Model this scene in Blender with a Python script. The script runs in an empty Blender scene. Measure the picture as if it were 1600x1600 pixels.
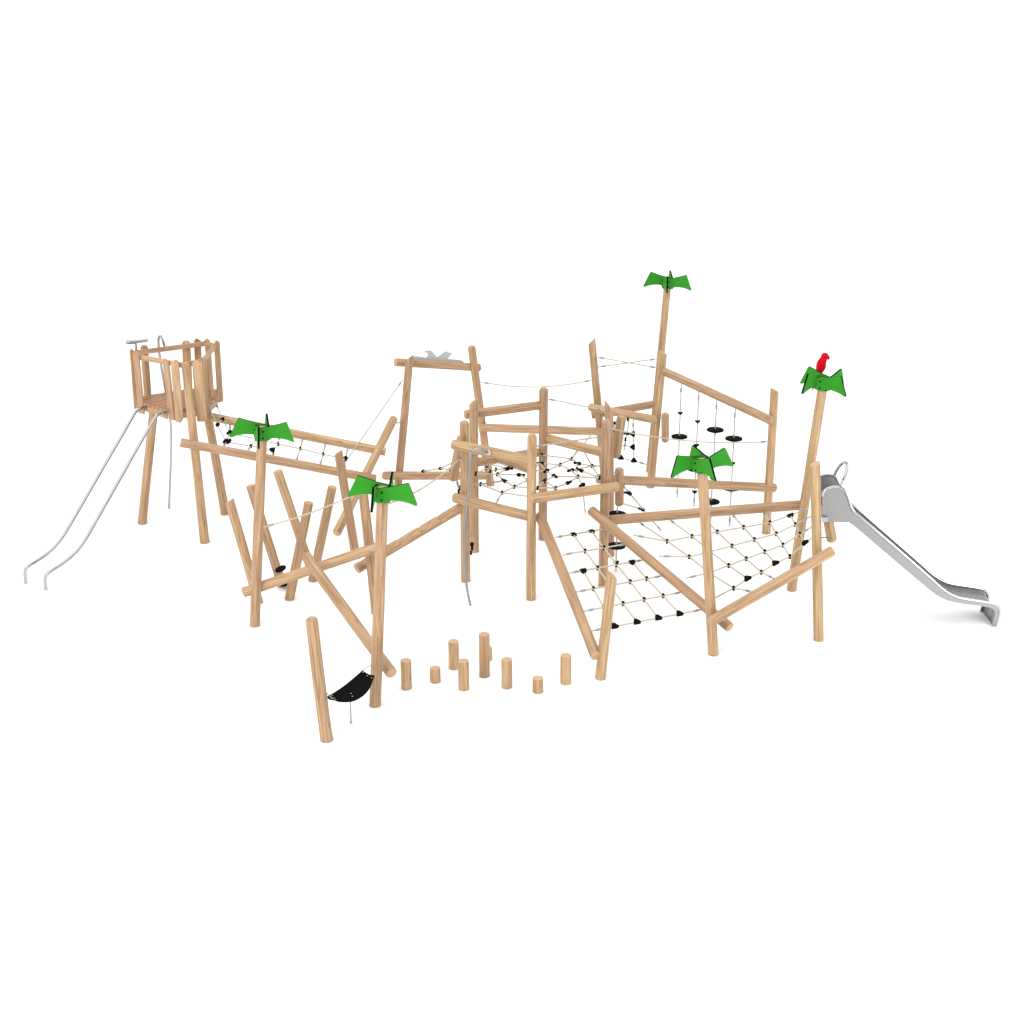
import bpy, bmesh, math, random
from mathutils import Vector, Matrix
from mathutils.geometry import tessellate_polygon
random.seed(7)
S = bpy.context.scene
COL = S.collection
# ------------------------------------------------------------------ camera model
F = 2222.2; PITCH = math.radians(19.8); H = 8.85
CP, SP = math.cos(PITCH), math.sin(PITCH)
def ray(px, py):
    u = (px - 800) / F; v = (800 - py) / F
    return Vector((u, CP + v * SP, -SP + v * CP))
def at(px, py, Y):                       # point seen at a photo pixel, at distance Y from the camera
    d = ray(px, py); t = Y / d.y
    return Vector((d.x * t, Y, H + d.z * t))
def atz(px, py, z=0.0):                  # point seen at a photo pixel, at height z
    d = ray(px, py); t = (z - H) / d.z
    return Vector((d.x * t, d.y * t, z))
gp = atz

# ------------------------------------------------------------------ materials
def mat(name):
    m = bpy.data.materials.new(name); m.use_nodes = True
    nt = m.node_tree; b = nt.nodes['Principled BSDF']
    return m, nt, b
def N(nt, t, **kw):
    n = nt.nodes.new(t)
    for k, v in kw.items(): setattr(n, k, v)
    return n
def ramp(nt, stops):
    r = N(nt, 'ShaderNodeValToRGB'); e = r.color_ramp.elements
    while len(e) < len(stops): e.new(0.5)
    for el, (p, c) in zip(e, stops):
        el.position = p; el.color = (*c, 1)
    return r
def wood(name, c_dark, c_mid, c_light, streak, fine=1.0):
    m, nt, b = mat(name); L = nt.links
    tc = N(nt, 'ShaderNodeTexCoord'); oi = N(nt, 'ShaderNodeObjectInfo')
    off = N(nt, 'ShaderNodeVectorMath', operation='SCALE'); off.inputs[0].default_value = (17.3, 9.1, 31.7)
    L.new(oi.outputs['Random'], off.inputs['Scale'])
    add = N(nt, 'ShaderNodeVectorMath', operation='ADD')
    L.new(tc.outputs['Object'], add.inputs[0]); L.new(off.outputs[0], add.inputs[1])
    mp = N(nt, 'ShaderNodeMapping'); mp.inputs['Scale'].default_value = (26 * fine, 26 * fine, 1.3)
    L.new(add.outputs[0], mp.inputs[0])
    n1 = N(nt, 'ShaderNodeTexNoise'); n1.inputs['Scale'].default_value = 1.0; n1.inputs['Detail'].default_value = 5
    n1.inputs['Roughness'].default_value = .55; n1.inputs['Distortion'].default_value = .6
    L.new(mp.outputs[0], n1.inputs['Vector'])
    r1 = ramp(nt, [(.34, c_dark), (.50, c_mid), (.66, c_light)])
    L.new(n1.outputs['Fac'], r1.inputs[0])
    # long dark growth-ring lines, wandering along the log
    mp2 = N(nt, 'ShaderNodeMapping'); mp2.inputs['Scale'].default_value = (9 * fine, 9 * fine, .55)
    L.new(add.outputs[0], mp2.inputs[0])
    w = N(nt, 'ShaderNodeTexWave', wave_type='RINGS', rings_direction='Z', wave_profile='SAW')
    w.inputs['Scale'].default_value = 2.6; w.inputs['Distortion'].default_value = 7; w.inputs['Detail'].default_value = 3
    w.inputs['Detail Scale'].default_value = 1.2
    L.new(mp2.outputs[0], w.inputs['Vector'])
    r2 = ramp(nt, [(.0, (0, 0, 0)), (.50, (.06, .06, .06)), (.90, (.66, .66, .66)), (1, (.1, .1, .1))])
    L.new(w.outputs['Fac'], r2.inputs[0])
    mx = N(nt, 'ShaderNodeMix', data_type='RGBA'); mx.inputs[7].default_value = (*streak, 1)
    L.new(r2.outputs[0], mx.inputs[0]); L.new(r1.outputs[0], mx.inputs[6])
    # knots
    vo = N(nt, 'ShaderNodeTexVoronoi'); vo.inputs['Scale'].default_value = 1.0
    mp3 = N(nt, 'ShaderNodeMapping'); mp3.inputs['Scale'].default_value = (6, 6, 1.6)
    L.new(add.outputs[0], mp3.inputs[0]); L.new(mp3.outputs[0], vo.inputs['Vector'])
    r3 = ramp(nt, [(.0, (.75, .75, .75)), (.07, (.45, .45, .45)), (.13, (0, 0, 0))])
    L.new(vo.outputs['Distance'], r3.inputs[0])
    mk = N(nt, 'ShaderNodeMix', data_type='RGBA'); mk.inputs[7].default_value = (*[c * .6 for c in streak], 1)
    L.new(r3.outputs[0], mk.inputs[0]); L.new(mx.outputs[2], mk.inputs[6])
    # sawn ends: paler end grain with growth rings
    ge = N(nt, 'ShaderNodeNewGeometry'); vt = N(nt, 'ShaderNodeVectorTransform', vector_type='NORMAL', convert_from='WORLD', convert_to='OBJECT')
    L.new(ge.outputs['True Normal'], vt.inputs[0]); sxn = N(nt, 'ShaderNodeSeparateXYZ'); L.new(vt.outputs[0], sxn.inputs[0])
    ab = N(nt, 'ShaderNodeMath', operation='ABSOLUTE'); L.new(sxn.outputs['Z'], ab.inputs[0])
    re = ramp(nt, [(.80, (0, 0, 0)), (.92, (1, 1, 1))]); L.new(ab.outputs[0], re.inputs[0])
    wr = N(nt, 'ShaderNodeTexWave', wave_type='RINGS', rings_direction='Z'); wr.inputs['Scale'].default_value = 26; wr.inputs['Distortion'].default_value = 1.5
    L.new(tc.outputs['Object'], wr.inputs['Vector'])
    rr_ = ramp(nt, [(.0, tuple(c * .86 for c in c_mid)), (.7, tuple(c * 1.06 for c in c_light)), (1, c_light)]); L.new(wr.outputs['Fac'], rr_.inputs[0])
    me_ = N(nt, 'ShaderNodeMix', data_type='RGBA'); L.new(re.outputs[0], me_.inputs[0]); L.new(mk.outputs[2], me_.inputs[6]); L.new(rr_.outputs[0], me_.inputs[7])
    mk = me_
    # every log a little different in tone
    hv = N(nt, 'ShaderNodeHueSaturation')
    mr = N(nt, 'ShaderNodeMapRange'); mr.inputs[3].default_value = .91; mr.inputs[4].default_value = 1.09
    L.new(oi.outputs['Random'], mr.inputs[0]); L.new(mr.outputs[0], hv.inputs['Value'])
    mr2 = N(nt, 'ShaderNodeMapRange'); mr2.inputs[3].default_value = .494; mr2.inputs[4].default_value = .506
    L.new(oi.outputs['Random'], mr2.inputs[0]); L.new(mr2.outputs[0], hv.inputs['Hue'])
    L.new(mk.outputs[2], hv.inputs['Color']); L.new(hv.outputs[0], b.inputs['Base Color'])
    b.inputs['Roughness'].default_value = .48; b.inputs['Specular IOR Level'].default_value = .4
    bp = N(nt, 'ShaderNodeBump'); bp.inputs['Strength'].default_value = .25; bp.inputs['Distance'].default_value = .004
    L.new(n1.outputs['Fac'], bp.inputs['Height']); L.new(bp.outputs[0], b.inputs['Normal'])
    return m
WOOD = wood('debarked_wood', (0.300, 0.181, 0.092), (0.430, 0.274, 0.150), (0.533, 0.357, 0.212), (0.218, 0.117, 0.052))
PLANK = wood('sawn_plank', (0.363, 0.223, 0.120), (0.475, 0.305, 0.172), (0.556, 0.378, 0.231), (0.270, 0.144, 0.067), .8)
DECK = wood('deck_plank', (0.316, 0.160, 0.071), (0.424, 0.232, 0.111), (0.499, 0.287, 0.147), (0.200, 0.093, 0.037), .8)
def plain(name, col, rough=.5, metal=0, spec=.5, var=.12, scale=40):
    m, nt, b = mat(name); L = nt.links
    tc = N(nt, 'ShaderNodeTexCoord'); n = N(nt, 'ShaderNodeTexNoise'); n.inputs['Scale'].default_value = scale; n.inputs['Detail'].default_value = 3
    L.new(tc.outputs['Object'], n.inputs['Vector'])
    r = ramp(nt, [(.3, tuple(c * (1 - var) for c in col)), (.7, tuple(min(1, c * (1 + var)) for c in col))])
    L.new(n.outputs['Fac'], r.inputs[0]); L.new(r.outputs[0], b.inputs['Base Color'])
    b.inputs['Roughness'].default_value = rough; b.inputs['Metallic'].default_value = metal
    b.inputs['Specular IOR Level'].default_value = spec
    return m
GREEN = plain('green_sheet', (.032, .250, .020), .6, spec=.08, var=.06, scale=6)
BLACK = plain('black_sheet_core', (.003, .003, .003), .9, spec=.03)
RUBBER = plain('black_rubber', (.004, .004, .004), .8, spec=.06, scale=60)
GREYROPE = plain('grey_rope', (.36, .345, .30), .85, spec=.05, var=.25, scale=220)
ROPE = plain('beige_rope', (.46, .42, .325), .85, spec=.05, var=.25, scale=220)
STEEL = plain('polished_steel', (.42, .42, .43), .06, 1, var=.03, scale=15)
BRUSH = plain('brushed_steel', (.305, .305, .305), .42, 1, var=.05, scale=30)
FERR = plain('steel_fitting', (.33, .33, .34), .32, 1, var=.1, scale=60)
PLATE = plain('grey_plate', (.43, .43, .43), .5, .1, var=.02, scale=10)
CHROME = plain('bright_steel', (.46, .46, .47), .13, 1, var=.03, scale=15)
EDGE = plain('dark_edge', (.06, .06, .065), .6, .2, var=.05)
RED = plain('red_paint', (.50, .002, .009), .6, spec=.06, var=.3, scale=24)
GROUND = plain('white_floor', (.95, .95, .95), .9, spec=.0, var=.0)

# ------------------------------------------------------------------ object helpers
def new_obj(name, me, parent=None, m=None):
    o = bpy.data.objects.new(name, me); COL.objects.link(o)
    if m is not None: me.materials.append(m)
    if parent: o.parent = parent
    return o
def tag(o, label=None, cat=None, group=None, kind=None):
    if label: o['label'] = label
    if cat: o['category'] = cat
    if group: o['group'] = group
    if kind: o['kind'] = kind
    return o
def thing(name, label, cat, loc, group=None):
    o = bpy.data.objects.new(name, None); COL.objects.link(o); o.location = loc
    o.empty_display_size = .1
    return tag(o, label, cat, group)
def origin(p):
    return p.location.copy() if p else Vector()
def bm_mesh(bm, name, smooth=True, sharp=40):
    bmesh.ops.recalc_face_normals(bm, faces=bm.faces[:])
    me = bpy.data.meshes.new(name); bm.to_mesh(me); bm.free()
    if smooth:
        me.polygons.foreach_set('use_smooth', [True] * len(me.polygons))
        me.set_sharp_from_angle(angle=math.radians(sharp))
    return me
def frame(d):
    d = d.normalized()
    q = d.to_track_quat('Z', 'Y')
    return q

# ------------------------------------------------------------------ logs
def end_profile(kind, r, top):
    # list of (axial offset from the end inward, radius factor), from shaft to tip
    if kind == 'dome':
        return [(r * .85 * (1 - math.sin(a)), math.cos(a)) for a in [math.radians(x) for x in (0, 15, 30, 45, 60, 75, 86)]]
    if kind == 'soft':
        return [(r * .45 * (1 - math.sin(a)), 1 - .45 * (1 - math.cos(a))) for a in [math.radians(x) for x in (0, 25, 50, 75, 90)]]
    return [(r * .10, 1), (r * .03, .975), (0, .90)]
def log_mesh(L, r0, r1, ea='flat', eb='flat', cuta=None, cutb=None, bend=.004, notches=None, seed=0):
    rng = random.Random(seed)
    bm = bmesh.new(); seg = 28
    bx, by = rng.uniform(-1, 1) * bend, rng.uniform(-1, 1) * bend
    ph = rng.uniform(0, 6.28); fl = [1 + rng.uniform(-.010, .010) for _ in range(5)]
    stations = []
    pa = end_profile(ea, r0, 0); pb = end_profile(eb, r1, 1)
    for off, k in reversed(pa): stations.append((off, r0 * k))
    n = max(6, int(L / (.022 if notches else .12))); la, lb = pa[0][0], L - pb[0][0]
    for i in range(1, n):
        t = i / n; z = la + (lb - la) * t
        stations.append((z, None))
    for off, k in pb: stations.append((L - off, r1 * k))
    rings = []
    for z, rr in stations:
        t = z / L
        base = r0 + (r1 - r0) * t
        rad = rr if rr is not None else base
        rad *= 1 + .012 * math.sin(ph + z * 3.1) * (1 if rr is None else 0)
        cx = bx * math.sin(math.pi * t); cy = by * math.sin(math.pi * t)
        ring = []
        for j in range(seg):
            a = 2 * math.pi * j / seg
            q = rad * (1 + .008 * math.sin(3 * a + ph) + .004 * math.sin(5 * a + ph * 2))
            x, y = q * math.cos(a), q * math.sin(a)
            zz = z
            if cutb is not None and t > .5:
                k, dx, dy = cutb; zz = min(z, L) - max(0, (k * r1 - k * (x * dx + y * dy))) * max(0, 1 - (L - z) / (4 * r1))
            if cuta is not None and t < .5:
                k, dx, dy = cuta; zz = z + max(0, (k * r0 - k * (x * dx + y * dy))) * max(0, 1 - z / (4 * r0))
            if notches:
                # steps cut into the upper side (local +x): flat treads that drop at each step
                u = z / notches; f = u - math.floor(u)
                lim = r0 * (.22 + .80 * f) if .05 < t < .95 else 9
                if x > lim: x = lim
            ring.append(bm.verts.new((cx + x, cy + y, zz)))
        rings.append(ring)
    for A, B in zip(rings, rings[1:]):
        for j in range(seg):
            bm.faces.new((A[j], A[(j + 1) % seg], B[(j + 1) % seg], B[j]))
    for R in (rings[0], rings[-1]):
        c = bm.verts.new(sum((v.co for v in R), Vector()) / seg)
        for j in range(seg): bm.faces.new((R[j], R[(j + 1) % seg], c))
    return bm_mesh(bm, 'log', True, 38)
LOGN = [0]
def log(name, a, b, r0=.071, r1=None, ea='flat', eb='flat', parent=None, cutb=None, cuta=None, bend=.004, notches=None, up=None, m=None):
    """a, b: world points; cutb=(slope, world direction towards which the cut end is higher)"""
    a, b = Vector(a), Vector(b); r1 = (r1 or r0) * 1.03; r0 = r0 * 1.03
    q = frame(b - a)
    if up is not None:                                   # turn local +x towards a world direction
        M = q.to_matrix(); lx = M.inverted() @ Vector(up); q = q @ Matrix.Rotation(math.atan2(lx.y, lx.x), 3, 'Z').to_quaternion()
    LOGN[0] += 1
    def loc(c):
        if c is None: return None
        k, d = c; v = q.to_matrix().inverted() @ Vector(d); v = Vector((v.x, v.y)).normalized(); return (k, v.x, v.y)
    me = log_mesh((b - a).length, r0, r1, ea, eb, loc(cuta), loc(cutb), bend, notches, LOGN[0])
    o = new_obj(name, me, parent, m or WOOD)
    o.rotation_mode = 'QUATERNION'; o.rotation_quaternion = q; o.location = a - origin(parent)
    return o
def post(name, base, top, dy=0, **kw):
    g = gp(*base); t = at(*top, g.y + dy)
    return log(name, g, t, **kw)

# ------------------------------------------------------------------ tubes, ropes, small hardware
def smooth_path(pts, n=6):
    pts = [Vector(p) for p in pts]
    if len(pts) < 3: return pts
    out = []
    P = [pts[0] * 2 - pts[1]] + pts + [pts[-1] * 2 - pts[-2]]
    for i in range(1, len(P) - 2):
        p0, p1, p2, p3 = P[i - 1:i + 3]
        for k in range(n):
            t = k / n
            out.append(.5 * ((2 * p1) + (p2 - p0) * t + (2 * p0 - 5 * p1 + 4 * p2 - p3) * t * t + (3 * p1 - p0 - 3 * p2 + p3) * t ** 3))
    out.append(pts[-1]); return out
def add_tube(bm, pts, r, seg=8, cap=True):
    pts = [Vector(p) for p in pts]
    rings = []; ref = None
    for i, p in enumerate(pts):
        d = (pts[min(i + 1, len(pts) - 1)] - pts[max(i - 1, 0)]).normalized()
        if ref is None:
            ref = d.orthogonal().normalized()
        ref = (ref - d * ref.dot(d)).normalized(); bi = d.cross(ref)
        rr = r[i] if isinstance(r, (list, tuple)) else r
        rings.append([bm.verts.new(p + (ref * math.cos(2 * math.pi * j / seg) + bi * math.sin(2 * math.pi * j / seg)) * rr) for j in range(seg)])
    for A, B in zip(rings, rings[1:]):
        for j in range(seg): bm.faces.new((A[j], A[(j + 1) % seg], B[(j + 1) % seg], B[j]))
    if cap:
        for R in (rings[0], rings[-1]): bm.faces.new(R)
def tube(name, pts, r, m, parent=None, seg=12, smooth=0):
    if smooth: pts = smooth_path(pts, smooth)
    o0 = origin(parent) if parent else Vector(pts[0])
    bm = bmesh.new(); add_tube(bm, [Vector(p) - o0 for p in pts], r, seg)
    o = new_obj(name, bm_mesh(bm, name, True, 50), parent, m)
    if not parent: o.location = o0
    return o
def ropes(name, paths, parent, r=.0125, m=None):
    bm = bmesh.new(); o0 = origin(parent)
    for p in paths: add_tube(bm, [Vector(q) - o0 for q in p], r, 6)
    return new_obj(name, bm_mesh(bm, name, True, 60), parent, m or ROPE)
# end fitting: thin swaged stud and a thicker ferrule, along +z from the anchor
def _fit():
    bm = bmesh.new()
    add_tube(bm, [(0, 0, z) for z in (0, .07)], .0075, 8)
    zs = [.065, .075, .09, .14, .155, .165]; rs = [.009, .016, .019, .019, .016, .009]
    add_tube(bm, [(0, 0, z) for z in zs], rs, 10)
    add_tube(bm, [(0, 0, .165), (0, 0, .21)], .0095, 8)
    me = bm_mesh(bm, 'end_fitting', True, 35); me.materials.append(FERR); return me
def _cross():
    bm = bmesh.new()
    for z in (-.022, .022):
        v = bmesh.ops.create_uvsphere(bm, u_segments=12, v_segments=8, radius=.0225)['verts']
        bmesh.ops.scale(bm, vec=(1.0, .9, .95), verts=v); bmesh.ops.translate(bm, vec=(0, 0, z * .9), verts=v)
    add_tube(bm, [(0, 0, -.02), (0, 0, .02)], .017, 10)
    me = bm_mesh(bm, 'rope_clamp', True, 60); me.materials.append(RUBBER); return me
def prism(bm, outline, t):
    lo = [bm.verts.new((x, y, -t / 2)) for x, y in outline]; hi = [bm.verts.new((x, y, t / 2)) for x, y in outline]
    n = len(outline); bm.faces.new(lo[::-1]); bm.faces.new(hi)
    for i in range(n): bm.faces.new((lo[i], lo[(i + 1) % n], hi[(i + 1) % n], hi[i]))
def _tee():
    # a rounded triangular rope end: wide side lies along local x, point towards -y
    bm = bmesh.new(); out = []
    for cx, cy in ((-.052, .012), (.052, .012), (0, -.062)):
        pass
    pts = [(-.060, .022), (-.045, .032), (.045, .032), (.060, .022), (.060, .004), (.026, -.045), (.016, -.062), (-.016, -.062), (-.026, -.045), (-.060, .004)]
    prism(bm, pts, .042)
    bmesh.ops.bevel(bm, geom=bm.edges[:], offset=.006, segments=2, affect='EDGES')
    me = bm_mesh(bm, 'rope_tee', True, 60); me.materials.append(RUBBER); return me
def _long():
    bm = bmesh.new()
    zs = [-.075, -.07, -.05, -.03, -.015, 0, .02, .045, .06, .068]; rs = [.010, .021, .024, .019, .017, .026, .034, .033, .024, .010]
    add_tube(bm, [(0, 0, z) for z in zs], rs, 10)
    v = bmesh.ops.create_uvsphere(bm, u_segments=10, v_segments=6, radius=.022)['verts']
    bmesh.ops.translate(bm, vec=(.026, 0, .03), verts=v)
    me = bm_mesh(bm, 'rope_splice', True, 60); me.materials.append(RUBBER); return me
def _bolt():
    bm = bmesh.new()
    add_tube(bm, [(0, 0, z) for z in (-.004, .004, .006)], [.017, .017, .015], 14)
    add_tube(bm, [(0, 0, z) for z in (.005, .011, .014)], [.010, .009, .005], 10)
    me = bm_mesh(bm, 'bolt', True, 35); me.materials.append(FERR); return me
FIT, CROSS, TEE, LONG, BOLT = _fit(), _cross(), _tee(), _long(), _bolt()
def place(name, me, p, parent, d=(0, 0, 1), x=None):
    o = bpy.data.objects.new(name, me); COL.objects.link(o); o.parent = parent
    z = Vector(d).normalized()
    if x is not None:
        X = Vector(x); X = (X - z * X.dot(z)).normalized(); Yv = z.cross(X)
        M = Matrix((X, Yv, z)).transposed(); o.rotation_mode = 'QUATERNION'; o.rotation_quaternion = M.to_quaternion()
    else:
        o.rotation_mode = 'QUATERNION'; o.rotation_quaternion = z.to_track_quat('Z', 'Y')
    o.location = Vector(p) - origin(parent); return o
def fitting(p, to, parent, k=1.0):
    return place('end_fitting', FIT, p, parent, Vector(to) - Vector(p))
def clamp(p, parent, d=(0, 0, 1)): return place('rope_clamp', CROSS, p, parent, d)
def tee(p, parent, along, point):
    """along: direction of the rope it grips; point: direction in which the hanging rope leaves"""
    a = Vector(along).normalized(); y = -Vector(point).normalized(); y = (y - a * y.dot(a)).normalized(); n = a.cross(y)
    return place('rope_tee', TEE, p, parent, n, a)
def splice(p, parent, d): return place('rope_splice', LONG, p, parent, d)
def bolts(parent, pts):
    for px, py, Y in pts:
        p = at(px, py, Y); place('bolt', BOLT, p, parent, ray(px, py) * -1)
def rod(name, a, b, parent, r=.010): return tube(name, [a, b], r, FERR, parent, 8)
def rope_span(a, b, label, sag=0.0, ends=(1, 1), group='single ropes strung between posts', via=None):
    a, b = Vector(a), Vector(b)
    t = thing('tension_rope', label, 'rope', a, group)
    n = 14
    if via: pts = [a, *[Vector(v) for v in via], b]
    else: pts = [a.lerp(b, i / n) - Vector((0, 0, sag * 4 * (i / n) * (1 - i / n))) for i in range(n + 1)]
    ropes('rope_strand', [pts], t)
    if ends[0]: fitting(a, pts[1], t)
    if ends[1]: fitting(b, pts[-2], t)
    return t

# ================================================================== SETTING
bm = bmesh.new(); bmesh.ops.create_grid(bm, x_segments=2, y_segments=2, size=400)
g = new_obj('ground', bm_mesh(bm, 'ground', False), None, GROUND); tag(g, 'plain white floor under the playground', 'ground', kind='structure')

# ================================================================== LOOKOUT TOWER
T = thing('lookout_tower', 'wooden lookout tower with picket railing and platform on leaning log legs', 'tower', gp(320, 848))
for b_, t_, dy, r in (((222, 818), (240, 644), .15, .078), ((352, 803), (323, 640), -.05, .078)):
    g0 = gp(*b_); log('leg', g0, at(*t_, g0.y + dy), r, .074, parent=T)
g0 = gp(320, 848); log('leg', g0, at(289.5, 566, g0.y + .55), .078, .070, 'flat', 'dome', parent=T)
PZ = 2.2
deck = [(-6.60, 24.58), (-6.46, 24.12), (-5.93, 23.62), (-5.33, 23.86), (-5.24, 24.55), (-5.36, 25.05), (-5.82, 25.12)]
# deck planks run across, with gaps
def clip_poly(poly, nx, ny, c):          # keep nx*x+ny*y <= c
    out = []
    for i in range(len(poly)):
        p, q = poly[i], poly[(i + 1) % len(poly)]
        dp, dq = nx * p[0] + ny * p[1] - c, nx * q[0] + ny * q[1] - c
        if dp <= 0: out.append(p)
        if dp * dq < 0:
            t = dp / (dp - dq); out.append((p[0] + (q[0] - p[0]) * t, p[1] + (q[1] - p[1]) * t))
    return out
bm = bmesh.new(); o0 = origin(T)
ux, uy = math.cos(math.radians(-42)), math.sin(math.radians(-42))   # plank spacing direction (along the front-left edge)
lo_ = min(ux * p[0] + uy * p[1] for p in deck); hi_ = max(ux * p[0] + uy * p[1] for p in deck)
k = lo_
while k < hi_:
    pl = clip_poly(clip_poly(deck, ux, uy, k + .103), -ux, -uy, -k)
    if len(pl) >= 3:
        a_ = [bm.verts.new((x - o0.x, y - o0.y, PZ - o0.z)) for x, y in pl]; b_ = [bm.verts.new((x - o0.x, y - o0.y, PZ - .045 - o0.z)) for x, y in pl]
        n_ = len(pl); bm.faces.new(a_); bm.faces.new(b_[::-1])
        for i in range(n_): bm.faces.new((a_[i], a_[(i + 1) % n_], b_[(i + 1) % n_], b_[i]))
    k += .125
RD = Matrix(((ux, 0, -uy), (uy, 0, ux), (0, 1, 0)))          # columns: across the planks, up, along the planks
if RD.determinant() < 0: RD = Matrix(((ux, 0, uy), (uy, 0, -ux), (0, 1, 0)))
bmesh.ops.transform(bm, matrix=RD.transposed().to_4x4(), verts=bm.verts[:])
dk = new_obj('deck', bm_mesh(bm, 'deck', False), T, DECK); dk.rotation_mode = 'QUATERNION'; dk.rotation_quaternion = RD.to_quaternion()
def board(name, a, b, w, t, nrm, parent, m=PLANK, point=0, slant=0):
    """a->b long axis, w wide, t thick along nrm; point > 0: the far end is cut to a gable point of that height"""
    a, b = Vector(a), Vector(b); z = (b - a); L = z.length; z.normalize()
    n = Vector(nrm); n = (n - z * n.dot(z)).normalized(); x = n.cross(z)
    out = [(-w / 2, 0), (w / 2, 0)] if not slant else [(-w / 2, slant), (-w * .1, 0), (w / 2, slant * .4)]
    if point: out += [(w / 2, L - point), (w * .12 * (1 if int(L * 1000) % 2 else -1), L), (-w / 2, L - point * .8)]
    else: out += [(w / 2, L), (-w / 2, L)]
    bm = bmesh.new()
    lo = [bm.verts.new((p, -t / 2, q)) for p, q in out]; hi = [bm.verts.new((p, t / 2, q)) for p, q in out]
    m_ = len(out); bm.faces.new(lo); bm.faces.new(hi[::-1])
    for i in range(m_): bm.faces.new((lo[i], hi[i], hi[(i + 1) % m_], lo[(i + 1) % m_]))
    bmesh.ops.recalc_face_normals(bm, faces=bm.faces[:])
    bmesh.ops.bevel(bm, geom=bm.edges[:], offset=.005, segments=2, affect='EDGES')
    o = new_obj(name, bm_mesh(bm, name, True, 30), parent, m)
    o.rotation_mode = 'QUATERNION'; o.rotation_quaternion = Matrix((x, n, z)).transposed().to_quaternion()
    o.location = a - origin(parent); return o
RZ = 3.0
LC, LF, FR, FC, RC, B1 = [Vector((x, y, RZ)) for x, y in ((-6.61, 24.54), (-6.47, 24.20), (-5.60, 23.62), (-5.33, 23.93), (-5.33, 25.06), (-5.56, 25.24))]
CEN = Vector((-5.9, 24.4, RZ))
for p, q in ((LC, B1), (LF, FR), (FR, FC), (FC, RC), (B1, RC)):
    d = (q - p).normalized(); nn = Vector((d.y, -d.x, 0))
    board('rail', p - d * .03, q + d * .03, .085, .05, Vector((d.y, -d.x, 0)), T)
# fascia boards under the deck edge
for p, q in zip(deck, deck[1:] + deck[:1]):
    p3, q3 = Vector((p[0], p[1], PZ - .105)), Vector((q[0], q[1], PZ - .105)); d = (q3 - p3).normalized(); s = d * .035
    board('fascia', p3 + s + (p3 - Vector((CEN.x, CEN.y, p3.z))).normalized() * -.03, q3 - s + (q3 - Vector((CEN.x, CEN.y, q3.z))).normalized() * -.03, .115, .04, Vector((d.y, -d.x, 0)), T)
def picket(px_top, py_top, px_bot, py_bot, Y, out, w=.10, dy=0, point=.05, slant=0):
    a = at(px_bot, py_bot, Y); b = at(px_top, py_top - 1.8, Y + dy)
    board('picket', a, b, w, .028, out, T, point=point, slant=slant)
LEFT = Vector((-.93, .37, 0)); FL = Vector((-.55, -.83, 0)); FRT = Vector((.75, -.66, 0)); RGT = Vector((.80, -.60, 0)); BK = Vector((.57, .82, 0)); BL = Vector((-.56, .83, 0))
picket(205.5, 546, 212.5, 638, 24.52, LEFT, .10)
picket(212, 549, 221.5, 646, 24.17, FL, .15, point=.07)
picket(258.5, 561, 269, 656, 23.66, FL, .145, point=.06)
picket(272.5, 563, 281, 661, 23.55, Vector((.0, -1, 0)), .14, slant=.08)
picket(307.5, 563.5, 316, 659, 23.62, Vector((.3, -.95, 0)), .17, point=.06, slant=.03)
picket(318, 560, 323, 645, 23.93, RGT, .12)
picket(326, 551, 332, 634, 24.45, RGT, .10)
picket(338.5, 533, 344.5, 628, 25.02, RGT, .13, point=.06)
picket(323.5, 530, 330, 612, 25.20, BK, .125, point=.05)
picket(308.5, 530, 311, 612, 25.30, BL, .13, point=.05)
log('corner_post', at(294, 615, 25.12), at(290.5, 531.5, 25.22), .078, .074, 'flat', 'dome', parent=T)
log('corner_post', at(231, 619, 24.85), at(225, 538.5, 24.80), .066, .064, 'flat', 'dome', parent=T)
# spyglass on the left corner
sp0, sp1 = at(197.8, 535.0, 24.45), at(230, 532, 24.75)
mid = sp0.lerp(sp1, .42)
bm = bmesh.new(); n_ = [sp0.lerp(sp1, f) - o0 for f in (0, .02, .45, .46, .98, 1)]
add_tube(bm, n_, [.036, .038, .038, .030, .030, .028], 16)
sg = new_obj('spyglass', bm_mesh(bm, 'spyglass', True, 35), T, STEEL)
sd = tube('stand', [mid, mid - Vector((0, 0, .26))], .024, STEEL, T, 10); sd.parent = sg
for yy in (645.5,):
    pass
# two steel bars to slide down
SB = thing('slide_bars', 'pair of polished steel sliding bars running from the lookout platform down to the floor', 'sliding bars', gp(57, 916))
def bar(pts, Y0, Y1, x0, x1):
    P = []
    for px, py in pts:
        f = max(0, min(1, (px - x0) / (x1 - x0))); P.append(at(px, py, Y0 + (Y1 - Y0) * f))
    return P
b1 = [(228, 636.4), (222, 638), (215.5, 640.6), (211.5, 644.2), (208, 650), (190, 681.5), (160, 733), (130, 785), (105, 827.8), (96, 841.5), (86.5, 853.5), (72, 866.8), (57, 877), (46.5, 883.4), (42, 886.8), (39.6, 891), (39, 897), (40.4, 911.5)]
b2 = [(263.5, 642.3), (256, 644.3), (248, 647.3), (244, 650.6), (240.5, 656), (220, 691), (190, 744), (160, 797), (138, 835.8), (128.5, 850.5), (118.5, 862.8), (104, 876), (90, 886), (79, 892.6), (74, 897), (71.4, 901), (70.4, 907), (71.8, 921.5)]
for pts, ya, ff in ((b1, 24.08, gp(40, 911.5).y), (b2, 23.70, gp(72, 921.5).y)):
    P = bar(pts, ya, ff, pts[0][0], pts[-1][0] + 3)
    tube('bar', P, .029, STEEL, SB, 14, smooth=5)
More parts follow.
